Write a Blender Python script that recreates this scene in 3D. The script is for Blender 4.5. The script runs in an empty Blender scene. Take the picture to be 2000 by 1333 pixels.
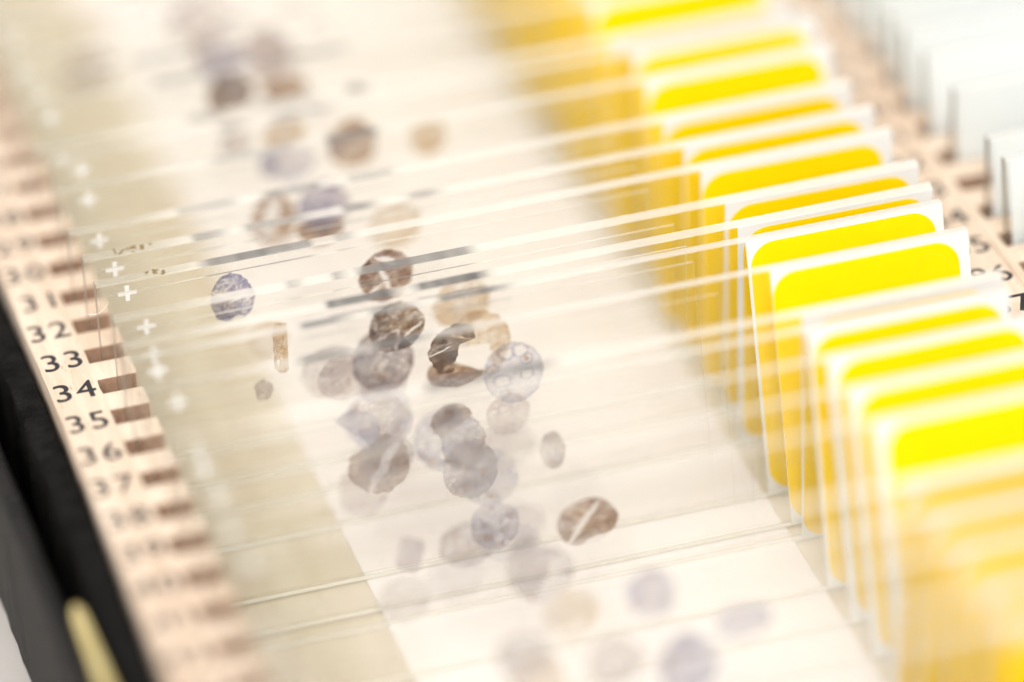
import bpy, bmesh, math, random
import numpy as np
from mathutils import Matrix, Vector

MM = 0.001
scene = bpy.context.scene
col = scene.collection

# ------------------------------------------------------------------ camera
def vec(t): return Vector(t)
cam_pos = vec((-60.2216, -409.8203, 238.3531)) * MM
cam_right = vec((0.96012822, -0.271825, -0.06530668)).normalized()
cam_fwd = vec((0.20357851, 0.83993248, -0.50305986)).normalized()
cam_up = cam_right.cross(cam_fwd).normalized()
cd = bpy.data.cameras.new("camera")
cd.sensor_width = 36.0
cd.lens = 186.1
cd.clip_start = 0.02
cd.clip_end = 20.0
cd.dof.use_dof = True
cd.dof.focus_distance = 0.4729
cd.dof.aperture_fstop = 6.0
cd.dof.aperture_blades = 0
cam = bpy.data.objects.new("camera", cd)
m = Matrix((cam_right, cam_up, -cam_fwd)).transposed().to_4x4()
m.translation = cam_pos
cam.matrix_world = m
col.objects.link(cam)
scene.camera = cam

# ------------------------------------------------------------------ room light
world = bpy.data.worlds.new("World")
scene.world = world
world.use_nodes = True
bg = world.node_tree.nodes["Background"]
bg.inputs[0].default_value = (1.0, 0.978, 0.952, 1)
bg.inputs[1].default_value = 0.88

def area(name, loc, target, sx, sy, power, colr):
    l = bpy.data.lights.new(name, 'AREA')
    l.shape = 'RECTANGLE'; l.size = sx; l.size_y = sy
    l.energy = power; l.color = colr
    o = bpy.data.objects.new(name, l)
    o.location = loc
    o.rotation_euler = (Vector(target) - Vector(loc)).to_track_quat('-Z', 'Y').to_euler()
    col.objects.link(o)
    return o
area("softbox", (-0.30, -0.95, 1.12), (0.03, -0.01, 0), 0.9, 0.9, 19.5, (1.0, 0.97, 0.93))
area("rear_softbox", (-0.2, 0.6, 0.7), (0.03, 0.03, 0), 0.6, 0.6, 2.2, (1.0, 0.97, 0.93))

# ------------------------------------------------------------------ render
scene.view_settings.view_transform = 'Standard'
scene.view_settings.look = 'None'
scene.view_settings.exposure = 0.26
scene.view_settings.gamma = 1.0
scene.render.engine = 'CYCLES'
scene.cycles.transparent_max_bounces = 160
scene.cycles.max_bounces = 7
scene.cycles.use_adaptive_sampling = True
scene.cycles.adaptive_threshold = 0.03
scene.cycles.transmission_bounces = 12
scene.cycles.glossy_bounces = 4
scene.cycles.diffuse_bounces = 3
scene.cycles.use_denoising = True
scene.cycles.sample_clamp_indirect = 6.0

# ------------------------------------------------------------------ materials
def new_mat(name):
    mt = bpy.data.materials.new(name)
    mt.use_nodes = True
    nt = mt.node_tree
    for n in list(nt.nodes): nt.nodes.remove(n)
    out = nt.nodes.new('ShaderNodeOutputMaterial')
    return mt, nt, out

def N(nt, typ, **kw):
    n = nt.nodes.new(typ)
    for k, v in kw.items():
        if k.startswith('i_'):
            key = k[2:]
            key = int(key) if key.isdigit() else key.replace('_', ' ')
            n.inputs[key].default_value = v
        else: setattr(n, k, v)
    return n

def ramp(nt, stops):
    r = nt.nodes.new('ShaderNodeValToRGB')
    e = r.color_ramp.elements
    while len(e) < len(stops): e.new(0.5)
    for el, (p, c) in zip(e, stops):
        el.position = p
        el.color = (*c, 1) if len(c) == 3 else c
    return r

def thin_fresnel(nt):
    """share of mirror reflection of one thin pane, counted on the outside faces only"""
    fr = N(nt, 'ShaderNodeFresnel', i_IOR=1.5)
    ge = N(nt, 'ShaderNodeNewGeometry')
    inv = N(nt, 'ShaderNodeMath', operation='SUBTRACT'); inv.inputs[0].default_value = 1.0
    nt.links.new(ge.outputs['Backfacing'], inv.inputs[1])
    mu = N(nt, 'ShaderNodeMath', operation='MULTIPLY')
    nt.links.new(fr.outputs[0], mu.inputs[0]); nt.links.new(inv.outputs[0], mu.inputs[1])
    return mu

def glass_mat(name, tint, gloss=1.3):
    mt, nt, out = new_mat(name)
    tr = N(nt, 'ShaderNodeBsdfTransparent'); tr.inputs[0].default_value = (*tint, 1)
    gl = N(nt, 'ShaderNodeBsdfGlossy'); gl.inputs['Roughness'].default_value = 0.04
    mu = thin_fresnel(nt)
    m2 = N(nt, 'ShaderNodeMath', operation='MULTIPLY'); m2.inputs[1].default_value = gloss
    nt.links.new(mu.outputs[0], m2.inputs[0])
    mx = N(nt, 'ShaderNodeMixShader')
    nt.links.new(m2.outputs[0], mx.inputs[0]); nt.links.new(tr.outputs[0], mx.inputs[1]); nt.links.new(gl.outputs[0], mx.inputs[2])
    nt.links.new(mx.outputs[0], out.inputs[0])
    return mt

def clear_mat(name, tint):
    mt, nt, out = new_mat(name)
    tr = N(nt, 'ShaderNodeBsdfTransparent'); tr.inputs[0].default_value = (*tint, 1)
    nt.links.new(tr.outputs[0], out.inputs[0])
    return mt

def edge_mat(name):
    """ground glass edge: attribute 'tone' holds its colour, with dark bands painted for light lost inside the glass, alpha its opacity"""
    mt, nt, out = new_mat(name)
    at = N(nt, 'ShaderNodeAttribute', attribute_name='tone')
    tc = N(nt, 'ShaderNodeTexCoord')
    mp = N(nt, 'ShaderNodeMapping'); mp.inputs['Scale'].default_value = (900, 9000, 9000)
    nt.links.new(tc.outputs['Object'], mp.inputs[0])
    no = N(nt, 'ShaderNodeTexNoise', i_Scale=1.0, i_Detail=5.0, i_Roughness=0.7)
    nt.links.new(mp.outputs[0], no.inputs['Vector'])
    rp = ramp(nt, [(0.3, (0.72, 0.72, 0.72)), (0.62, (1.0, 1.0, 1.0))])
    nt.links.new(no.outputs[0], rp.inputs[0])
    mc = N(nt, 'ShaderNodeMixRGB', blend_type='MULTIPLY', i_0=0.7)
    nt.links.new(at.outputs['Color'], mc.inputs[1]); nt.links.new(rp.outputs[0], mc.inputs[2])
    df = N(nt, 'ShaderNodeBsdfDiffuse'); tl = N(nt, 'ShaderNodeBsdfTranslucent')
    nt.links.new(mc.outputs[0], df.inputs[0]); nt.links.new(mc.outputs[0], tl.inputs[0])
    a = N(nt, 'ShaderNodeMixShader', i_0=0.5)
    nt.links.new(df.outputs[0], a.inputs[1]); nt.links.new(tl.outputs[0], a.inputs[2])
    tr = N(nt, 'ShaderNodeBsdfTransparent'); tr.inputs[0].default_value = (0.97, 0.965, 0.94, 1)
    b = N(nt, 'ShaderNodeMixShader')
    nt.links.new(at.outputs['Alpha'], b.inputs[0]); nt.links.new(tr.outputs[0], b.inputs[1]); nt.links.new(a.outputs[0], b.inputs[2])
    gl = N(nt, 'ShaderNodeBsdfGlossy'); gl.inputs['Roughness'].default_value = 0.28
    mu = thin_fresnel(nt)
    c = N(nt, 'ShaderNodeMixShader')
    nt.links.new(mu.outputs[0], c.inputs[0]); nt.links.new(b.outputs[0], c.inputs[1]); nt.links.new(gl.outputs[0], c.inputs[2])
    nt.links.new(c.outputs[0], out.inputs[0])
    bp = N(nt, 'ShaderNodeBump', i_Strength=0.25, i_Distance=0.00004)
    nt.links.new(no.outputs[0], bp.inputs['Height'])
    nt.links.new(bp.outputs[0], gl.inputs['Normal']); nt.links.new(bp.outputs[0], df.inputs['Normal'])
    return mt

def principled(name, base, rough=0.6, spec=0.4, noise=None, bump=None, scale=(1, 1, 1)):
    mt, nt, out = new_mat(name)
    p = N(nt, 'ShaderNodeBsdfPrincipled')
    p.inputs['Base Color'].default_value = (*base, 1); p.inputs['Roughness'].default_value = rough
    p.inputs['Specular IOR Level'].default_value = spec
    nt.links.new(p.outputs[0], out.inputs[0])
    tc = N(nt, 'ShaderNodeTexCoord')
    mp = N(nt, 'ShaderNodeMapping'); mp.inputs['Scale'].default_value = scale
    nt.links.new(tc.outputs['Object'], mp.inputs[0])
    if noise:
        no = N(nt, 'ShaderNodeTexNoise', i_Scale=noise[0], i_Detail=6.0, i_Roughness=0.62)
        nt.links.new(mp.outputs[0], no.inputs['Vector'])
        rp = ramp(nt, [(0.3, noise[1]), (0.7, noise[2])])
        nt.links.new(no.outputs[0], rp.inputs[0]); nt.links.new(rp.outputs[0], p.inputs['Base Color'])
    if bump:
        nb = N(nt, 'ShaderNodeTexNoise', i_Scale=bump[0], i_Detail=6.0, i_Roughness=0.65)
        nt.links.new(mp.outputs[0], nb.inputs['Vector'])
        b = N(nt, 'ShaderNodeBump', i_Strength=bump[1], i_Distance=bump[2])
        nt.links.new(nb.outputs[0], b.inputs['Height']); nt.links.new(b.outputs[0], p.inputs['Normal'])
    return mt

def wood_mat(name, light, mid, dark, along=1.0):
    """beech: long grain streaks along y, short dark pore flecks, soft red bands"""
    mt, nt, out = new_mat(name)
    p = N(nt, 'ShaderNodeBsdfPrincipled', i_Roughness=0.62)
    p.inputs['Specular IOR Level'].default_value = 0.25
    nt.links.new(p.outputs[0], out.inputs[0])
    tc = N(nt, 'ShaderNodeTexCoord')
    def nz(sc, scale, det=5.0, ro=0.6):
        mp = N(nt, 'ShaderNodeMapping'); mp.inputs['Scale'].default_value = sc
        nt.links.new(tc.outputs['Object'], mp.inputs[0])
        n = N(nt, 'ShaderNodeTexNoise', i_Scale=scale, i_Detail=det, i_Roughness=ro)
        n.inputs['Distortion'].default_value = 0.25
        nt.links.new(mp.outputs[0], n.inputs['Vector'])
        return n
    n1 = nz((1.0, 0.10, 1.0), 900)
    r1 = ramp(nt, [(0.32, mid), (0.66, light)])
    nt.links.new(n1.outputs[0], r1.inputs[0])
    n2 = nz((1.0, 0.13, 1.0), 4200, 3.0, 0.7)
    r2 = ramp(nt, [(0.60, (0, 0, 0)), (0.72, (0.75, 0.75, 0.75))])
    nt.links.new(n2.outputs[0], r2.inputs[0])
    mx = N(nt, 'ShaderNodeMixRGB'); mx.inputs[2].default_value = (*dark, 1)
    nt.links.new(r2.outputs[0], mx.inputs[0]); nt.links.new(r1.outputs[0], mx.inputs[1])
    n3 = nz((1.0, 0.22, 1.0), 160, 2.0)
    r3 = ramp(nt, [(0.35, (0.86, 0.80, 0.76)), (0.6, (1, 1, 1))])
    nt.links.new(n3.outputs[0], r3.inputs[0])
    m2 = N(nt, 'ShaderNodeMixRGB', blend_type='MULTIPLY', i_0=0.9)
    nt.links.new(mx.outputs[0], m2.inputs[1]); nt.links.new(r3.outputs[0], m2.inputs[2])
    nt.links.new(m2.outputs[0], p.inputs['Base Color'])
    b = N(nt, 'ShaderNodeBump', i_Strength=0.35, i_Distance=0.00006)
    nt.links.new(n2.outputs[0], b.inputs['Height']); nt.links.new(b.outputs[0], p.inputs['Normal'])
    return mt

def film_mat(name, body=0.10):
    """stained section: a film that filters the light passing through it"""
    mt, nt, out = new_mat(name)
    at = N(nt, 'ShaderNodeAttribute', attribute_name='stain')
    tc = N(nt, 'ShaderNodeTexCoord')
    no = N(nt, 'ShaderNodeTexNoise', i_Scale=5200.0, i_Detail=4.0, i_Roughness=0.75)
    nt.links.new(tc.outputs['Object'], no.inputs['Vector'])
    rp = ramp(nt, [(0.35, (0.66, 0.64, 0.64)), (0.65, (1, 1, 1))])
    nt.links.new(no.outputs[0], rp.inputs[0])
    mc = N(nt, 'ShaderNodeMixRGB', blend_type='MULTIPLY', i_0=0.55)
    nt.links.new(at.outputs['Color'], mc.inputs[1]); nt.links.new(rp.outputs[0], mc.inputs[2])
    tr = N(nt, 'ShaderNodeBsdfTransparent'); nt.links.new(mc.outputs[0], tr.inputs[0])
    df = N(nt, 'ShaderNodeBsdfDiffuse'); nt.links.new(mc.outputs[0], df.inputs[0])
    mx = N(nt, 'ShaderNodeMixShader', i_0=body)
    nt.links.new(tr.outputs[0], mx.inputs[1]); nt.links.new(df.outputs[0], mx.inputs[2])
    nt.links.new(mx.outputs[0], out.inputs[0])
    return mt

def frost_mat(name, base, opacity, through=0.35):
    mt, nt, out = new_mat(name)
    df = N(nt, 'ShaderNodeBsdfDiffuse'); df.inputs[0].default_value = (*base, 1)
    tl = N(nt, 'ShaderNodeBsdfTranslucent'); tl.inputs[0].default_value = (*base, 1)
    a = N(nt, 'ShaderNodeMixShader', i_0=through)
    nt.links.new(df.outputs[0], a.inputs[1]); nt.links.new(tl.outputs[0], a.inputs[2])
    tr = N(nt, 'ShaderNodeBsdfTransparent'); tr.inputs[0].default_value = (0.96, 0.97, 0.96, 1)
    b = N(nt, 'ShaderNodeMixShader', i_0=opacity)
    nt.links.new(tr.outputs[0], b.inputs[1]); nt.links.new(a.outputs[0], b.inputs[2])
    nt.links.new(b.outputs[0], out.inputs[0])
    return mt

M = {}
M['glass'] = glass_mat('clear_slide_glass', (0.998, 0.998, 0.995))
M['glass_back'] = clear_mat('clear_slide_glass_far_side', (0.999, 0.999, 0.997))
M['cover'] = clear_mat('cover_glass', (0.998, 0.998, 0.996))
M['edge'] = edge_mat('ground_glass_edge')
M['film'] = film_mat('stained_section')
M['white_frost'] = frost_mat('white_frosted_print', (0.90, 0.895, 0.89), 0.88, 0.2)
M['grey_frost'] = frost_mat('pale_grey_frost', (0.90, 0.925, 0.925), 0.74)
M['cross'] = frost_mat('white_cross_print', (0.93, 0.93, 0.93), 0.58)
M['yellow'] = principled('yellow_print', (0.98, 0.645, 0.001), 0.6, 0.04, noise=(700, (0.97, 0.635, 0.001), (0.99, 0.66, 0.002)))
M['yellow_ring'] = principled('pencil_trace_on_yellow', (0.90, 0.64, 0.005), 0.6, 0.2)
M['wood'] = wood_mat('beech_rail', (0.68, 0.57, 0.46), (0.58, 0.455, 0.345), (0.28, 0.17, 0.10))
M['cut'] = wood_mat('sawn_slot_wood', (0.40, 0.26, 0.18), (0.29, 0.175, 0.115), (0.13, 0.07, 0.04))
M['ledge'] = wood_mat('pale_ledge_wood', (0.66, 0.60, 0.495), (0.62, 0.555, 0.45), (0.56, 0.495, 0.39))
M['foam'] = principled('white_foam', (0.78, 0.73, 0.735), 0.9, 0.1, bump=(2500, 0.2, 0.0001))
M['table'] = principled('pale_table', (0.43, 0.405, 0.38), 0.7, 0.2, noise=(30, (0.41, 0.385, 0.36), (0.45, 0.425, 0.40)), bump=(1500, 0.2, 0.0001))
M['black'] = principled('black_paper_cover', (0.004, 0.004, 0.004), 0.45, 0.10, noise=(600, (0.002, 0.002, 0.002), (0.014, 0.012, 0.011)), bump=(900, 0.8, 0.0006))
M['black_lip'] = principled('scuffed_black_paper', (0.006, 0.006, 0.006), 0.75, 0.06, noise=(500, (0.001, 0.001, 0.001), (0.014, 0.013, 0.012)), bump=(900, 1.0, 0.001))
M['black_in'] = principled('matt_black_lining', (0.002, 0.002, 0.002), 0.9, 0.02)
M['brass'] = principled('pale_brass', (0.60, 0.49, 0.21), 0.4, 0.4, noise=(300, (0.54, 0.42, 0.16), (0.64, 0.54, 0.26)))
M['brass'].node_tree.nodes['Principled BSDF'].inputs['Metallic'].default_value = 0.1
def ink_mat():
    mt, nt, out = new_mat('worn_black_ink')
    p = N(nt, 'ShaderNodeBsdfPrincipled', i_Roughness=0.7)
    tc = N(nt, 'ShaderNodeTexCoord')
    no = N(nt, 'ShaderNodeTexNoise', i_Scale=5200.0, i_Detail=3.0, i_Roughness=0.7)
    nt.links.new(tc.outputs['Object'], no.inputs['Vector'])
    rp = ramp(nt, [(0.62, (0.005, 0.005, 0.008)), (0.80, (0.08, 0.07, 0.06))])
    nt.links.new(no.outputs[0], rp.inputs[0]); nt.links.new(rp.outputs[0], p.inputs['Base Color'])
    nt.links.new(p.outputs[0], out.inputs[0])
    return mt
M['ink'] = ink_mat()
M['residue'] = principled('brown_residue', (0.20, 0.14, 0.06), 0.6, 0.3)
M['fibre'] = principled('white_fibre', (0.85, 0.82, 0.78), 0.7, 0.2)

# ------------------------------------------------------------------ helpers
def link_mesh(name, verts, faces, mats, parent=None, fmat=None, smooth=False):
    me = bpy.data.meshes.new(name)
    me.from_pydata([(v[0] * MM, v[1] * MM, v[2] * MM) for v in verts], [], faces)
    for mt in mats: me.materials.append(mt)
    if fmat is not None: me.polygons.foreach_set('material_index', fmat)
    if smooth: me.polygons.foreach_set('use_smooth', [True] * len(me.polygons))
    me.update()
    return link(name, me, parent)

def link(name, me, parent=None):
    o = bpy.data.objects.new(name, me)
    col.objects.link(o)
    if parent is not None: o.parent = parent
    return o

def empty(name, loc=(0, 0, 0), rot=(0, 0, 0)):
    o = bpy.data.objects.new(name, None)
    o.empty_display_size = 0.01
    o.location = Vector(loc) * MM
    o.rotation_euler = rot
    col.objects.link(o)
    return o

def tag(o, label=None, cat=None, group=None, kind=None):
    if label: o['label'] = label
    if cat: o['category'] = cat
    if group: o['group'] = group
    if kind: o['kind'] = kind

def box_mesh(name, x0, x1, y0, y1, z0, z1, mat, parent=None, bevel=0.0, cuts=0, rough=0.0, seed=0):
    bm = bmesh.new()
    bmesh.ops.create_cube(bm, size=1.0)
    for v in bm.verts:
        v.co = Vector(((v.co.x + .5) * (x1 - x0) + x0, (v.co.y + .5) * (y1 - y0) + y0, (v.co.z + .5) * (z1 - z0) + z0))
    if bevel:
        bmesh.ops.bevel(bm, geom=list(bm.edges), offset=bevel, segments=3, profile=0.5, affect='EDGES')
    if cuts:
        es = [e for e in bm.edges if abs(e.verts[0].co.y - e.verts[1].co.y) > (y1 - y0) * 0.5]
        bmesh.ops.subdivide_edges(bm, edges=es, cuts=cuts, use_grid_fill=True)
    if rough:
        rng = random.Random(seed)
        for v in bm.verts:
            v.co.x += rng.uniform(-rough, rough); v.co.z += rng.uniform(-rough, rough) * 0.7
    for v in bm.verts: v.co *= MM
    me = bpy.data.meshes.new(name)
    bm.to_mesh(me); bm.free()
    me.materials.append(mat)
    if bevel: me.polygons.foreach_set('use_smooth', [True] * len(me.polygons))
    return link(name, me, parent)

# value noise for the sections
def vnoise(x, y, rs):
    xi = np.floor(x).astype(int); yi = np.floor(y).astype(int)
    fx = x - xi; fy = y - yi
    fx = fx * fx * (3 - 2 * fx); fy = fy * fy * (3 - 2 * fy)
    t = rs.random_sample((64, 64))
    g = lambda a, b: t[a % 64, b % 64]
    return (g(xi, yi) * (1 - fx) + g(xi + 1, yi) * fx) * (1 - fy) + (g(xi, yi + 1) * (1 - fx) + g(xi + 1, yi + 1) * fx) * fy
def fbm(x, y, rs, oct=4):
    s = 0; a = 0.5; t = 0
    for k in range(oct):
        s = s + a * vnoise(x * 2 ** k + 11.3 * k, y * 2 ** k + 5.7 * k, rs); t += a; a *= 0.55
    return s / t

# ------------------------------------------------------------------ table
P_ = 5.6647      # pitch of the slots
HW = 1.26        # half width of a slot
ZB = -16.82      # top of the white strip the slides stand on
def slot_y(n): return -(n - 33) * P_
Y_FAR, Y_NEAR = 188.0, -103.0

tb = box_mesh('table_top', -420, 420, -420, 520, -41, -21, M['table'])
tag(tb, 'pale off white table top showing past the lower left edge of the black box', 'table', kind='structure')

# ------------------------------------------------------------------ the box
box = empty('slide_box', (35, 40, -21))
tag(box, 'black slide box with numbered beech rails, seen from above its left edge', 'slide box')
def to_box(o):
    o.parent = box
    o.location = Vector((-35, -40, 21)) * MM
    return o
def bx(*a, **k): return to_box(box_mesh(*a, **k))

bx('base_board', -11.0, 178, Y_NEAR - 6, Y_FAR + 6, -20.95, -18.6, M['black'])
# ledge boards beside the white strips
bx('floor_ledge', -4.6, 19.55, Y_NEAR, Y_FAR, -18.55, -17.02, M['ledge'])
bx('floor_ledge', 56.85, 106.2, Y_NEAR, Y_FAR, -18.55, -17.02, M['ledge'])
bx('floor_ledge', 143.5, 166.2, Y_NEAR, Y_FAR, -18.55, -17.02, M['ledge'])
bx('foam_strip', 19.4, 57.0, Y_NEAR + .2, Y_FAR - .2, -18.5, ZB, M['foam'], bevel=0.15)
bx('foam_strip', 106.0, 143.7, Y_NEAR + .2, Y_FAR - .2, -18.5, ZB, M['foam'], bevel=0.15)

# left side of the box: inner lip against the rail, groove, outer wall
bx('inner_lip', -7.5, -5.05, Y_NEAR - 3, Y_FAR + 3, -18.55, -1.7, M['black_lip'], bevel=0.35, cuts=150, rough=0.10, seed=4)
bx('groove_floor', -10.0, -7.55, Y_NEAR - 3, Y_FAR + 3, -18.55, -12.5, M['black_in'])
bx('outer_wall', -11.5, -9.75, Y_NEAR - 6, Y_FAR + 6, -20.9, -3.0, M['black'], bevel=0.7, cuts=110, rough=0.12, seed=9)
bx('outer_wall', 169.5, 178, Y_NEAR - 6, Y_FAR + 6, -18.55, -1.5, M['black'], bevel=0.7)
bx('end_wall', -9.7, 169.4, Y_FAR + 3.1, Y_FAR + 6, -18.55, -2.0, M['black'], bevel=0.4)
bx('end_wall', -9.7, 169.4, Y_NEAR - 6, Y_NEAR - 3.1, -18.55, -4.0, M['black'], bevel=0.4)

def hinge():
    """pale brass strip lying in the groove, with a rounded far end"""
    bm = bmesh.new()
    pts = []
    w = 0.62
    for k in range(9):
        a = math.pi * k / 8
        pts.append((w * math.cos(a), -37.0 + 2.2 * math.sin(a)))
    pts += [(-w, -95), (w, -95)]
    vs = [bm.verts.new((x - 8.92, y, -3.0)) for x, y in pts]
    f = bm.faces.new(vs)
    r = bmesh.ops.extrude_face_region(bm, geom=[f])
    for v in r['geom']:
        if isinstance(v, bmesh.types.BMVert): v.co.z -= 8.0
    bmesh.ops.recalc_face_normals(bm, faces=bm.faces[:])
    es = [e for e in bm.edges if all(v.co.z > -4 for v in e.verts)]
    bmesh.ops.bevel(bm, geom=es, offset=0.35, segments=3, profile=0.5, affect='EDGES')
    for v in bm.verts: v.co *= MM
    me = bpy.data.meshes.new('brass_hinge'); bm.to_mesh(me); bm.free()
    me.materials.append(M['brass'])
    me.polygons.foreach_set('use_smooth', [True] * len(me.polygons))
    to_box(link('brass_hinge', me))
hinge()

# comb rails: one strip of beech with slots sawn in from one side
def comb_rail(x_back, x_wall, x_open, seed, depth=6.6):
    rng = random.Random(seed)
    bm = bmesh.new()
    s = 1 if x_open > x_wall else -1
    out = [(x_back, Y_FAR), (x_open, Y_FAR)]
    for n in range(1, 51):
        c = slot_y(n) + rng.uniform(-.06, .06)
        h = HW + rng.uniform(-.04, .06)
        j = rng.uniform(-.08, .08)
        r = 0.18
        out += [(x_open, c + h + r), (x_open - s * r, c + h),
                (x_wall + s * .05 + j, c + h), (x_wall + j + s * rng.uniform(-.05, .12), c + rng.uniform(-.3, .3)),
                (x_wall + s * .05 + j, c - h), (x_open - s * r, c - h), (x_open, c - h - r)]
    out += [(x_open, Y_NEAR), (x_back, Y_NEAR)]
    nb = 140
    out += [(x_back + rng.uniform(-.05, .05), Y_NEAR + (Y_FAR - Y_NEAR) * (k + 1) / (nb + 1)) for k in range(nb)]
    vs = [bm.verts.new((x, y, 0)) for x, y in out]
    f = bm.faces.new(vs)
    if f.normal.z < 0: f.normal_flip()
    r = bmesh.ops.extrude_face_region(bm, geom=[f])
    newv = [v for v in r['geom'] if isinstance(v, bmesh.types.BMVert)]
    for v in newv: v.co.z -= depth
    bm.faces.ensure_lookup_table()
    bmesh.ops.recalc_face_normals(bm, faces=bm.faces[:])
    es = [e for e in bm.edges if all(abs(v.co.z) < 1e-6 for v in e.verts) and len(e.link_faces) == 2]
    bmesh.ops.bevel(bm, geom=es, offset=0.09, segments=2, profile=0.5, affect='EDGES')
    for fc in bm.faces:
        c = fc.calc_center_median()
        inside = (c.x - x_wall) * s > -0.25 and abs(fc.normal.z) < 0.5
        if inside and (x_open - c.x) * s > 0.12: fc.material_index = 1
    bmesh.ops.triangulate(bm, faces=[fc for fc in bm.faces if len(fc.verts) > 4])
    for v in bm.verts: v.co *= MM
    me = bpy.data.meshes.new('comb_rail'); bm.to_mesh(me); bm.free()
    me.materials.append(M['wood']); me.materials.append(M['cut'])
    return to_box(link('comb_rail', me))

rail1 = comb_rail(-4.72, -0.26, 3.45, 1)
rail2 = comb_rail(81.98, 77.15, 73.0, 2)
rail3 = comb_rail(82.02, 82.95, 87.0, 3)
rail4 = comb_rail(166.6, 161.5, 157.7, 5)
bx('rail_backing', -4.70, -0.5, Y_NEAR, Y_FAR, -16.98, -6.65, M['wood'])
bx('rail_backing', 77.3, 82.7, Y_NEAR, Y_FAR, -16.98, -6.65, M['wood'])
bx('rail_backing', 161.8, 166.4, Y_NEAR, Y_FAR, -16.98, -6.65, M['wood'])

# printed slot numbers
digit_cache = {}
def number_mesh(s):
    if s in digit_cache: return digit_cache[s]
    cu = bpy.data.curves.new('number', 'FONT')
    cu.body = s; cu.size = 1.0; cu.align_x = 'CENTER'; cu.align_y = 'CENTER'
    cu.space_character = 1.12
    cu.resolution_u = 6
    cu.offset = 0.0
    cu.extrude = 0.004
    o = bpy.data.objects.new('number', cu)
    col.objects.link(o)
    dg = bpy.context.evaluated_depsgraph_get()
    me = bpy.data.meshes.new_from_object(o.evaluated_get(dg))
    bpy.data.objects.remove(o); bpy.data.curves.remove(cu)
    xs = [v.co.x for v in me.vertices]; ys = [v.co.y for v in me.vertices]
    cx = (min(xs) + max(xs)) / 2; cy = (min(ys) + max(ys)) / 2; hh = max(ys) - min(ys)
    for v in me.vertices:
        v.co.x = (v.co.x - cx) / hh; v.co.y = (v.co.y - cy) / hh
    bm = bmesh.new()
    for k, dx in enumerate((-0.016, 0.0, 0.016)):      # heavier stroke
        me2 = me.copy()
        for v in me2.vertices: v.co.x += dx; v.co.y += dx * 0.6; v.co.z += 0.0015 * k
        bm.from_mesh(me2); bpy.data.meshes.remove(me2)
    bm.to_mesh(me); bm.free()
    me.name = 'number'
    me.materials.append(M['ink'])
    digit_cache[s] = me
    return me
def put_number(s, x, y, rail, rng):
    o = link('number', number_mesh(s), rail)
    o.location = (Vector((x, y, 0.006))) * MM
    o.scale = (2.62 * MM, 3.0 * MM, MM)
    o.rotation_euler = (0, 0, rng.uniform(-.015, .015))
rng = random.Random(8)
for n in range(13, 44):
    put_number(str(n), -2.55 + rng.uniform(-.08, .08), slot_y(n) + 0.1, rail1, rng)
for n in range(18, 40):
    put_number(str(n + 50), 79.75 + rng.uniform(-.08, .08), slot_y(n) + 0.1, rail2, rng)

# ------------------------------------------------------------------ glass slides
TH = 1.1      # thickness
L, H = 75.0, 25.0
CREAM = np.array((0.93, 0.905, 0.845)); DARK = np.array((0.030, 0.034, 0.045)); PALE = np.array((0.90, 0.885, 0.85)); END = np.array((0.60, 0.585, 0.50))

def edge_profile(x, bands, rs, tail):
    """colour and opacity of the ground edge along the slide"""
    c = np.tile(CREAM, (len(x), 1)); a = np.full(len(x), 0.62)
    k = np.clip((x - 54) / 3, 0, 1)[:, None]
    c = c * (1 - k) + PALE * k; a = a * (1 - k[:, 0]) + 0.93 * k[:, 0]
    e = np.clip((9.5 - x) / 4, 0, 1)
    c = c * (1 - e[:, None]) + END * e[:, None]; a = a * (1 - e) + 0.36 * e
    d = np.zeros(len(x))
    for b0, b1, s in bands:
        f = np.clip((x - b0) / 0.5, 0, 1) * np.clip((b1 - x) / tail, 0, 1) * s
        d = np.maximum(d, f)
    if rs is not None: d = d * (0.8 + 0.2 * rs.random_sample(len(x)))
    c = c * (1 - d[:, None]) + DARK * d[:, None]  # dark bands painted on the edge: light absorbed by tissue inside the glass
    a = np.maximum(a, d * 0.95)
    return c, a

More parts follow.
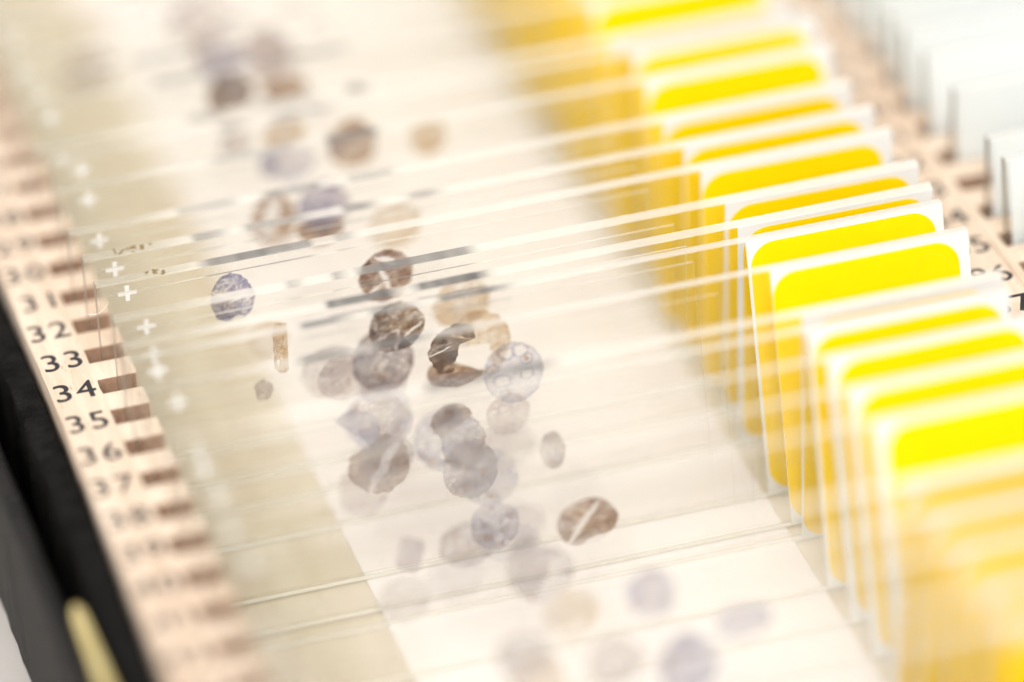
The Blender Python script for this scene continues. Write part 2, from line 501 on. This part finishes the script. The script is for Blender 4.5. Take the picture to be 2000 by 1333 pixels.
def slab(name, x0, x1, y0, y1, z0, z1, ch, st, prof, parent, face_mat, opaque_scale=1.0, prof_low=True):
    """bar with chamfered long edges, cut into stations along x; faces 0 = clear, 1 = ground edge"""
    low = prof_low and z0 == 0  # front bottom edge gets an added pale bead, imitating light glowing along the glass
    sec = [(y0, z0 + (0.26 if low else ch)), (y0 - 0.22 if low else y0 + ch, z0), (y1 - ch, z0), (y1, z0 + ch), (y1, z1 - ch), (y1 - ch, z1), (y0 + ch, z1), (y0, z1 - ch)]
    xs = np.linspace(x0, x1, st - 2); xs = np.sort(np.concatenate([xs, [x0 + .05, x1 - .05]]))
    c, a = prof(xs); c0, a0 = edge_profile(xs, [], None, 1.0) if prof_low else (c, a)
    v = []; fc = []; fm = []; tone = []
    for i, x in enumerate(xs):
        for kq, q in enumerate(sec):
            v.append((x, *q))
            tone.append((*c[i], a[i] * opaque_scale) if kq >= 4 else (0.95, 0.93, 0.88, 1.0 if kq < 2 and z0 == 0 else 0.06))
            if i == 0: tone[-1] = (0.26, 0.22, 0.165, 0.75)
    for i in range(st - 1):
        for k in range(8):
            k2 = (k + 1) % 8
            fc.append((i * 8 + k, i * 8 + k2, (i + 1) * 8 + k2, (i + 1) * 8 + k))
            fm.append(0 if k == 7 else 2 if k == 3 else 1)
    fc.append(tuple(range(7, -1, -1))); fm.append(1)
    fc.append(tuple((st - 1) * 8 + k for k in range(8))); fm.append(1)
    o = link_mesh(name, v, fc, [face_mat, M['edge'], M['glass_back'] if face_mat is M['glass'] else face_mat], parent, fm)
    me = o.data
    bm = bmesh.new(); bm.from_mesh(me); bmesh.ops.recalc_face_normals(bm, faces=bm.faces[:]); bm.to_mesh(me); bm.free()
    at = me.color_attributes.new('tone', 'FLOAT_COLOR', 'POINT')
    at.data.foreach_set('color', np.array(tone, dtype=np.float32).ravel())
    return o

def rounded_rect(x0, x1, z0, z1, r, y0, y1, n=8):
    pts = []
    for cx, cz, a0 in ((x1 - r, z1 - r, 0), (x0 + r, z1 - r, 90), (x0 + r, z0 + r, 180), (x1 - r, z0 + r, 270)):
        for k in range(n + 1):
            a = math.radians(a0 + 90 * k / n)
            pts.append((cx + r * math.cos(a), cz + r * math.sin(a)))
    m_ = len(pts)
    v = [(x, y0, z) for x, z in pts] + [(x, y1, z) for x, z in pts]
    f = [tuple(range(m_)), tuple(range(2 * m_ - 1, m_ - 1, -1))]
    f += [(k, k + m_, (k + 1) % m_ + m_, (k + 1) % m_) for k in range(m_)]
    return v, f

shared = {}
def shared_part(key, name, verts, faces, mats, parent):
    if key not in shared:
        o = link_mesh(name, verts, faces, mats, parent)
        shared[key] = o.data
        bm = bmesh.new(); bm.from_mesh(o.data); bmesh.ops.recalc_face_normals(bm, faces=bm.faces[:]); bm.to_mesh(o.data); bm.free()
        return o
    return link(name, shared[key], parent)

def cross_geo(cx, cz, s, w, y0, y1):
    p = [(-w, s), (w, s), (w, w), (s, w), (s, -w), (w, -w), (w, -s), (-w, -s), (-w, -w), (-s, -w), (-s, w), (-w, w)]
    v = [(x, y0, z) for x, z in p] + [(x, y1, z) for x, z in p]
    f = [(0, 1, 2, 5, 6, 7, 8, 11), (2, 3, 4, 5), (8, 9, 10, 11)]
    f += [tuple(k + 12 for k in reversed(q)) for q in f]
    f += [(k, k + 12, (k + 1) % 12 + 12, (k + 1) % 12) for k in range(12)]
    return v, f

# stained tissue sections -----------------------------------------------------
K = {'brown': (1.12, 1.58, 1.95), 'dark': (1.95, 2.4, 2.75), 'lav': (0.95, 0.98, 0.66), 'ring': (0.20, 0.20, 0.12), 'tan': (0.30, 0.52, 0.85),
     'grey': (0.66, 0.75, 0.74), 'pale': (0.22, 0.26, 0.22), 'purple': (0.95, 1.0, 0.72), 'mauve': (0.50, 0.64, 0.66)}
def sm(x, a, b):
    t = np.clip((x - a) / (b - a), 0, 1)
    return t * t * (3 - 2 * t)
def core(parent, x, h, rx, ry, kind, seed, n=60, cuts=(), keep=None, dens=1.0, tilt=0.0, crack=0.0, rim=0.0, dots=0, wob=0.08):
    """a thin irregular disc of section, its stain held per vertex"""
    rs = np.random.RandomState(seed)
    g = np.linspace(-1.08, 1.08, n)
    X, Z = np.meshgrid(g, g)
    r = np.hypot(X, Z); th = np.arctan2(Z, X)
    edge = 1.0 + wob * (fbm(np.cos(th) * 2 + 20, np.sin(th) * 2 + 9, rs, 4) - 0.5) * 2 + 0.11 * (fbm(X * 6 + 12, Z * 6 + 12, rs, 4) - 0.5)
    mask = r < edge
    fade = sm(edge - r, 0.0, 0.035)
    lo = fbm(X * 1.6 + 9, Z * 1.6 + 9, rs, 4); hi = fbm(X * 9 + 30, Z * 9 + 30, rs, 3)
    fib = fbm(X * 3 + Z * 5 + 40, (Z - X * .3) * 16 + 40, rs, 3)
    k = np.array(K[kind])
    if kind in ('ring', 'pale'):
        d = 0.55 + 0.7 * (lo - 0.5) + 0.35 * (hi - 0.5)
    else:
        d = 0.68 + 1.25 * (lo - 0.5) + 0.95 * (hi - 0.5) + 0.9 * (fib - 0.5)
    # patches stained a little browner or bluer
    hue = (fbm(X * 1.3 + 60, Z * 1.3 + 60, rs, 3) - 0.5)[..., None] * np.array((-.35, 0.0, .45))
    D = d[..., None] * k * (1 + hue)
    if rim:
        w = np.exp(-((r - edge + 0.06) / 0.07) ** 2)
        D = D + rim * (w * (0.5 + hi))[..., None] * k * 0.9
    if dots:
        dk = np.array((0.50, 0.85, 1.25)); lk = np.array((0.60, 0.58, 0.36))
        for q in range(dots):
            a = rs.rand() * 6.28; rr = 0.25 + 0.65 * rs.rand() ** .6
            px, pz = rr * math.cos(a), rr * math.sin(a)
            s = 0.045 + 0.07 * rs.rand()
            q2 = np.hypot((X - px) / (1 + .6 * rs.rand()), Z - pz) + 0.10 * (hi - 0.5)
            if rs.rand() < .6: D = D + (sm(s - q2, -.02, .04) * (0.35 + 0.5 * rs.rand()))[..., None] * dk
            else: D = D * (1 - 0.8 * sm(1.5 * s - q2, -.02, .04))[..., None]
            D = D + (np.exp(-((q2 - 1.7 * s) / 0.022) ** 2) * 0.55)[..., None] * lk
        ln = np.abs(fbm(X * 2.3 + 50, Z * 2.3 + 50, rs, 3) - 0.5)
        fade = fade * (1 - 0.85 * np.exp(-(ln / 0.011) ** 2))
    if crack:
        ln = np.abs(fbm(X * 2.1 + 70, Z * 2.1 + 70, rs, 4) - 0.5)
        fade = fade * (1 - np.exp(-(ln / (0.013 * crack)) ** 2))
        ln2 = np.abs(fbm(X * 3.4 + 90, Z * 7.0 + 90, rs, 3) - 0.52)
        fade = fade * (1 - 0.8 * np.exp(-(ln2 / (0.016 * crack)) ** 2))
    for (px, pz, ang, wd, ln) in cuts:
        ca, sa = math.cos(ang), math.sin(ang)
        u = (X - px) * ca + (Z - pz) * sa; w_ = -(X - px) * sa + (Z - pz) * ca
        w_ = w_ + 0.14 * (fbm(u * 3 + 5, u * 0 + 2, rs, 3) - 0.5) + 0.07 * (hi - 0.5)
        taper = np.clip(1 - (np.abs(u) / ln) ** 2, 0, 1)
        fade = fade * (1 - sm(wd * taper - np.abs(w_), -.02, .02))
    if keep is not None: mask &= keep(X + .10 * (hi - .5), Z + .10 * (fib - .5), lo)
    D = np.clip(D, 0.02, None) * dens * fade[..., None]
    T_ = np.exp(-D)
    # stretch, tilt in the plane
    ct, st_ = math.cos(tilt), math.sin(tilt)
    PX = x + rx * (X * ct - Z * st_); PZ = h + ry * (X * st_ + Z * ct)
    q = mask[:-1, :-1] & mask[1:, :-1] & mask[:-1, 1:] & mask[1:, 1:]
    ii, jj = np.nonzero(q)
    if len(ii) == 0: return None
    idx = np.stack([ii * n + jj, ii * n + jj + 1, (ii + 1) * n + jj + 1, (ii + 1) * n + jj], 1)
    used, invx = np.unique(idx.ravel(), return_inverse=True)
    faces = invx.reshape(-1, 4)
    V = np.stack([PX.ravel()[used], np.full(len(used), -TH / 2 - 0.035), PZ.ravel()[used]], 1)
    o = link_mesh('tissue_section', V.tolist(), faces.tolist(), [M['film']], parent)
    at = o.data.color_attributes.new('stain', 'FLOAT_COLOR', 'POINT')
    cc = np.ones((len(used), 4), np.float32); cc[:, :3] = T_.reshape(-1, 3)[used]
    at.data.foreach_set('color', cc.ravel())
    return o

WORDS = 'zero one two three four five six seven eight nine ten eleven twelve thirteen fourteen fifteen sixteen seventeen eighteen nineteen'.split()
def in_words(n):
    if n < 20: return WORDS[n]
    t = {2: 'twenty', 3: 'thirty', 4: 'forty'}[n // 10]
    return t if n % 10 == 0 else t + '-' + WORDS[n % 10]
GROUP1 = 'yellow labelled slides standing in the left row of the box'
def make_slide(n, t, x0, bands, label, lx=0.0, lz=0.0, cross=(2.75, 23.6), seed=0):
    rs = np.random.RandomState(seed + 100 * n)
    yb = slot_y(n) + t * (ZB + 3.25) / 11.45
    root = empty('microscope_slide', (x0, yb, ZB + 0.02), (-math.atan(t / 11.45), 0, rs.uniform(-.003, .003)))
    tag(root, label, 'microscope slide', GROUP1)
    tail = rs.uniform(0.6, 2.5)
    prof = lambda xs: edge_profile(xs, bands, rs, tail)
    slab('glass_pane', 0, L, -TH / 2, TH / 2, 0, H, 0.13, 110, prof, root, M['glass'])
    cl = rs.uniform(.9, 1.5); cr = cl + 50.5
    cz = rs.uniform(23.75, 24.15)
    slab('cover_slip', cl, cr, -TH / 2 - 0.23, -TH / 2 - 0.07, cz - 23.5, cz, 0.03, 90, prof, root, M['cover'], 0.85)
    v, f = rounded_rect(56.5, 74.98, 0.03, 24.92, 0.08, -TH / 2 - 0.05, -TH / 2 - 0.004, 1)
    shared_part('frost', 'frosted_end', v, f, [M['white_frost']], root)
    v, f = rounded_rect(56.53, 73.95, 0.3, 24.42, 2.3, -TH / 2 - 0.09, -TH / 2 - 0.055)
    o = shared_part('yellow', 'yellow_panel', v, f, [M['yellow']], root)
    o.location = (lx * MM, 0, lz * MM)
    v, f = cross_geo(0, 0, 0.84, 0.20, -TH / 2 - 0.055, -TH / 2 - 0.02)
    o = shared_part('cross', 'cross_mark', v, f, [M['cross']], root)
    o.location = ((cross[0] + rs.uniform(-.15, .15)) * MM, 0, (cross[1] + rs.uniform(-.25, .2)) * MM)
    return root

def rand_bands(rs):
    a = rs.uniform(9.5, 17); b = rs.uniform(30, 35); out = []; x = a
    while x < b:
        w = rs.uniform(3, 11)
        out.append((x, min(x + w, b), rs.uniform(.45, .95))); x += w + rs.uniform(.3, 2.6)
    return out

# slot number: lean at the top (mm), left end (mm)
lean = {29: (.47, 1.9), 30: (-.06, 1.34), 31: (-2.1, .78), 32: (-1.85, 1.0), 33: (-1.41, 1.02), 34: (-2.05, 1.3), 35: (-1.53, .87), 36: (1.53, .65),
        37: (1.38, 1.04), 38: (-1.45, 1.2), 39: (1.37, .67), 40: (1.83, .79), 41: (2.0, .75), 42: (2.13, .95), 43: (-2.5, .4), 44: (-2.6, .4), 45: (-2.2, .66), 46: (-2.6, .87), 47: (-2.2, .8)}
far = {17: .5, 18: -1.2, 19: 1.1, 20: -1.5, 21: -.4, 22: .9, 23: -1.3, 24: 1.6, 25: -.2, 26: .1, 27: .8, 28: -1.9}
rngf = random.Random(31)
for n, t in far.items(): lean[n] = (t, 1.0 + rngf.uniform(-.25, .5))
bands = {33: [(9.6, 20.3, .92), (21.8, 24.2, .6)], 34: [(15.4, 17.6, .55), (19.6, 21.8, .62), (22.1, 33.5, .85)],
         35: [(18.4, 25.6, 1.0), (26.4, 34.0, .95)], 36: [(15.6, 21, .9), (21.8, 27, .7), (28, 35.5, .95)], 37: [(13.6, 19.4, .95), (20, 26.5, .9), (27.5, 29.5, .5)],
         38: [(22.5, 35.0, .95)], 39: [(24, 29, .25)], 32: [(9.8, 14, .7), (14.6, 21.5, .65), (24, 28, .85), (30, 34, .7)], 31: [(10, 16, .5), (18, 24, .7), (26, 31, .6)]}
side = lambda t: 'tilting forward' if t < -1 else 'tilting back' if t > 1 else 'upright'
special = {33: 'clear glass slide with sharp left corner and brown speck, in the slot numbered thirty-three',
           37: 'yellow labelled slide with a faint pencil ring, sharpest at right, slot thirty-seven'}
slides = {}
for n in sorted(lean):
    t, x0 = lean[n]
    rs = np.random.RandomState(n)
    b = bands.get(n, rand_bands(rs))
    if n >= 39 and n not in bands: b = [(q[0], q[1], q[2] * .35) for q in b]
    lab = special.get(n, 'yellow labelled glass slide %s in the slot numbered %s' % (side(t), in_words(n)))
    lx, lz = (rs.uniform(0, .12) if n < 34 else rs.uniform(.05, .4), rs.uniform(-.25, .1))
    if n == 39: lx, lz = .3, -.3
    if n in (40, 41): lx, lz = .7, 0
    if n == 42: lx, lz = .95, 0
    if n == 38: lx, lz = .15, -.3
    if n == 37: lx, lz = 0, 0
    if n == 36: lx, lz = .25, .1
    if n == 35: lx, lz = .5, .0
    if n == 34: lx, lz = .3, -.1
    slides[n] = make_slide(n, t, x0, b, lab, lx, lz, seed=n)

# ---- sections: slide, x, height, rx, ry, kind
pi = math.pi
def S(n, *a, **k): core(slides[n], *a, **k)
S(33, 12.2, 20.9, 2.1, 2.75, 'lav', 1, 80, cuts=[(-.5, .25, -.45, .06, .6), (.3, .05, .5, .07, .5), (.2, -.85, .1, .16, .3)], rim=.25, dens=1.1, crack=.5, wob=.09)
S(33, 26.5, 20.1, 2.65, 2.9, 'brown', 2, 80, cuts=[(.1, .55, -.5, .12, .6), (.0, -.2, -1.2, .10, .8), (-.4, -.5, .7, .10, .4)], dens=1.05)
S(33, 33.4, 15.3, 2.8, 3.0, 'tan', 3, 60, dens=1.0)
S(33, 20.8, 10.5, 2.8, 3.0, 'mauve', 4, 50, crack=1.2, dens=.55)
S(34, 15.0, 18.3, 1.15, 3.1, 'tan', 5, 80, keep=lambda X, Z, lo: (X < .45) & (X > -.75) & (lo > .42), dens=1.25, crack=1.3, wob=.15)
S(34, 20.6, 13.4, 2.6, 2.8, 'mauve', 6, 60, crack=1.6, dens=.55)
S(35, 24.7, 21.4, 2.65, 2.75, 'dark', 7, 110, cuts=[(.55, -.2, .6, .055, .5), (-.45, -.3, .35, .07, .6), (.02, -.55, 1.4, .09, .5)], crack=.9, dens=.95, wob=.06)
S(35, 30.2, 17.3, 2.8, 3.1, 'dark', 8, 110, keep=lambda X, Z, lo: ((Z > .22 + .2 * X) | (X < .02 + .25 * Z)) & (X < .6) & (Z > -.8 + .3 * lo) & (X + .45 * Z > -.98), cuts=[(-.55, .12, .35, .035, .5), (.15, .5, -.3, .03, .4)], dens=1.0, wob=.08)
S(36, 22.6, 20.4, 2.85, 3.0, 'grey', 9, 90, cuts=[(.2, -.35, 1.0, .012, .7), (.42, -.2, .9, .008, .5)], dens=1.6, rim=.2, wob=.02)
S(36, 31.5, 20.3, 2.75, 3.2, 'tan', 10, 90, keep=lambda X, Z, lo: ~((X < .3) & (Z < -.05) & (Z > -.75)), dens=1.15, wob=.07)
S(36, 29.0, 18.1, 2.7, 1.6, 'brown', 11, 90, keep=lambda X, Z, lo: (Z < .55 - .9 * X) & (X > -1), dens=.95, wob=.08)
S(36, 34.2, 16.9, 2.8, 3.0, 'ring', 12, 110, dots=14, dens=1.4, rim=.6, wob=.02)
S(36, 19.4, 14.2, 2.3, 2.2, 'purple', 13, 60, keep=lambda X, Z, lo: X + Z > -.2, dens=.75)
S(36, 28.2, 13.4, 2.0, 1.7, 'dark', 14, 60, keep=lambda X, Z, lo: Z > -.5 + X * .7, dens=.62)
S(36, 21.2, 10.8, 2.85, 3.0, 'brown', 15, 80, cuts=[(.15, -.1, .95, .16, 1.2), (-.3, .8, .5, .2, .8)], dens=.85)
S(37, 20.2, 18.4, 3.0, 3.2, 'ring', 16, 110, dots=20, crack=.6, dens=1.35, rim=1.0, keep=lambda X, Z, lo: ~(np.hypot(X + .05, Z - .02) < .42 + .2 * lo))
S(37, 25.9, 15.1, 2.95, 3.1, 'ring', 17, 110, dots=22, dens=1.35, rim=.6, cuts=[(-.35, .1, 1.5, .03, .6), (.1, -.5, .2, .03, .6)])
S(36, 29.3, 8.4, 2.6, 2.9, 'grey', 18, 60, dens=.7, dots=6)
S(37, 35.3, 12.0, 1.2, 1.9, 'grey', 19, 60, dens=.72)
S(37, 29.4, 10.6, 2.7, 2.8, 'ring', 20, 70, dots=14, dens=1.4)
S(38, 36.6, 7.1, 2.85, 2.6, 'brown', 21, 80, cuts=[(-.15, -.05, 1.0, .13, 1.1), (.2, -.85, .3, .12, 1.0)], dens=.8)
S(37, 29.4, 5.9, 2.3, 2.4, 'ring', 22, 70, dots=14, dens=1.5, rim=.5)
S(38, 25.8, 7.2, 2.75, 2.6, 'grey', 23, 60, dens=.55, dots=5, rim=.2)
S(38, 20.5, 7.4, 1.5, 2.3, 'pale', 24, 70, keep=lambda X, Z, lo: (abs(X) < .8) & (abs(Z) < .85), dens=1.6, tilt=-.35)
S(38, 18.7, 18.2, 2.8, 3.0, 'pale', 241, 50, dens=.8)
S(39, 31.1, 7.2, 2.8, 2.7, 'pale', 25, 60, dens=1.6, dots=5, cuts=[(.2, -.1, 1.0, .1, .5)])
S(40, 31.7, 6.7, 2.6, 2.4, 'tan', 26, 40, dens=.6)
S(41, 37.5, 10.5, 2.2, 2.4, 'lav', 27, 40, dens=.8)
S(42, 43.6, 9.8, 2.6, 1.7, 'lav', 28, 40, dens=.62)
S(42, 24.6, 10.9, 2.5, 2.3, 'grey', 29, 40, dens=.85)
S(42, 38.5, 7.1, 2.7, 2.8, 'lav', 30, 40, dens=1.1)
S(41, 26.9, 5.0, 2.4, 2.3, 'tan', 31, 40, dens=.8)
S(42, 32.2, 8.6, 2.6, 2.3, 'grey', 32, 40, dens=.62)
S(35, 12.3, 17.4, .9, 1.3, 'grey', 33, 40, dens=.75, wob=.3)
S(27, 20.2, 22.3, 2.4, 2.3, 'dark', 34, 40, dens=.72)
S(26, 20.6, 23.2, 2.4, 1.7, 'purple', 35, 40, dens=.6)
S(27, 25.6, 22.0, 2.3, 1.4, 'brown', 36, 40, dens=.8)
S(25, 26.4, 20.3, 3.0, 3.2, 'mauve', 37, 40, dens=1.0)
S(25, 21.6, 22.4, 2.6, 2.3, 'mauve', 38, 40, dens=.75)
S(24, 21.0, 22.0, 2.8, 2.6, 'mauve', 381, 40, dens=.8)
S(24, 9.5, 19.0, 2.8, 2.6, 'grey', 39, 40, dens=.55)
S(29, 28.6, 21.0, 2.5, 2.6, 'brown', 40, 40, dens=.72)
S(29, 36.0, 20.2, 2.0, 2.0, 'tan', 41, 40, dens=1.15)
S(29, 20.4, 20.4, 1.0, 1.4, 'purple', 42, 40, dens=.7)
S(29, 22.6, 20.5, 2.6, 2.2, 'lav', 421, 40, dens=.35)
S(30, 19.8, 17.9, 2.2, 2.9, 'brown', 43, 50, cuts=[(-.1, .1, 1.0, .3, .8)], dens=.62)
S(30, 24.6, 18.3, 2.6, 2.9, 'purple', 44, 50, dens=.95)
S(31, 23.4, 20.6, 2.4, 2.4, 'brown', 441, 50, keep=lambda X, Z, lo: Z < .2, dens=.7)
S(31, 30.4, 18.8, 2.7, 2.8, 'tan', 45, 50, dens=.62)
S(28, 24.0, 21.4, 2.2, 1.8, 'tan', 46, 40, dens=1.0)
S(28, 19.3, 21.4, 1.8, 1.6, 'grey', 47, 40, dens=.55)
S(32, 16.4, 12.0, 2.0, 2.4, 'tan', 48, 40, dens=.6)

rx_ = random.Random(5)
for q in range(16):
    n_ = rx_.choice((34, 35, 36, 37, 38, 39))
    if n_ not in slides: continue
    S(n_, rx_.choice((18.0, 23.5, 29.0, 34.0)) + rx_.uniform(-.8, .8), rx_.uniform(4.5, 12) if n_ < 37 else rx_.uniform(6, 20), rx_.uniform(2.0, 2.9), rx_.uniform(2.0, 2.9),
      rx_.choice(('pale', 'pale', 'ring', 'mauve', 'grey')), 500 + q, 50, dens=rx_.uniform(.35, .65), dots=rx_.choice((0, 6, 10)), crack=rx_.choice((0, .8)), wob=.07)
# faint pencil ring on the label in focus, residue specks, a fibre
def ring(parent, cx, cz, rx, rz, w):
    v = []; f = []
    for k in range(48):
        a = 2 * pi * k / 48
        for q in (1 - w, 1 + w): v.append((cx + rx * q * math.cos(a), -TH / 2 - 0.097, cz + rz * q * math.sin(a)))
    for k in range(40):
        f.append((2 * k, 2 * k + 1, 2 * k + 3, 2 * k + 2))
    return link_mesh('pencil_ring', v, f, [M['yellow_ring']], parent)
ring(slides[37], 71.4, 21.7, 1.7, 1.75, .03)
def specks(parent, x0, x1, z, count, seed, size):
    rr = random.Random(seed)
    bm = bmesh.new()
    for k in range(count):
        s = size * rr.uniform(.5, 1.3)
        x = rr.uniform(x0, x1)
        mt = Matrix.Translation((x, rr.uniform(-.45, .35), z + rr.uniform(0, .02))) @ Matrix.Rotation(rr.uniform(0, 3), 4, 'Z') @ Matrix.Diagonal((s * 2.0, s, s * .4, 1))
        bmesh.ops.create_icosphere(bm, subdivisions=1, radius=1, matrix=mt)
    for v in bm.verts: v.co *= MM
    me = bpy.data.meshes.new('residue_speck'); bm.to_mesh(me); bm.free(); me.materials.append(M['residue'])
    link('residue_speck', me, parent)
specks(slides[33], 4.7, 6.4, 25.02, 9, 3, .13)
specks(slides[32], 2.8, 5.0, 25.02, 10, 4, .15)
specks(slides[32], 5.4, 6.6, 25.02, 6, 5, .12)
def fibre():
    cu = bpy.data.curves.new('fibre', 'CURVE'); cu.dimensions = '3D'; cu.bevel_depth = .02 * MM
    sp = cu.splines.new('NURBS'); pts = [(-.9, -.65, 22.3), (-.3, -.7, 22.1), (.2, -.75, 22.3), (.7, -.8, 22.8), (.9, -.82, 23.4)]
    sp.points.add(len(pts) - 1)
    for p_, q in zip(sp.points, pts): p_.co = (q[0] * MM, q[1] * MM, q[2] * MM, 1)
    sp.use_endpoint_u = True
    cu.materials.append(M['fibre'])
    o = bpy.data.objects.new('tmp', cu); col.objects.link(o)
    me = bpy.data.meshes.new_from_object(o.evaluated_get(bpy.context.evaluated_depsgraph_get()))
    bpy.data.objects.remove(o); me.name = 'lint_fibre'
    link('lint_fibre', me, slides[33])
fibre()

# ------------------------------------------------------------------ second row of slides, right of the middle rail
rs2 = np.random.RandomState(77)
for n in range(14, 40):
    if n in (19, 24, 33, 37): continue
    t = rs2.uniform(-1.8, 1.8)
    yb = slot_y(n) + t * (ZB + 3.25) / 11.45
    root = empty('microscope_slide', (83.7 + rs2.uniform(-.3, .5), yb, ZB + 0.02), (-math.atan(t / 11.45), 0, 0))
    tag(root, 'pale frosted slide in the right row, level with left rail number %s' % in_words(n), 'microscope slide', 'pale frosted slides in the right row of the box')
    def prof2(xs):
        c = np.tile(np.array((0.86, 0.87, 0.85)), (len(xs), 1)); a = np.full(len(xs), .75)
        return c, a
    slab('glass_pane', 0, L, -TH / 2, TH / 2, 0, H, 0.10, 12, prof2, root, M['glass'], 1.0, False)
    v, f = rounded_rect(0.4, 19.5, 0.03, 24.92, 0.08, -TH / 2 - 0.05, -TH / 2 - 0.004, 1)
    shared_part('frost2', 'frosted_end', v, f, [M['grey_frost']], root)
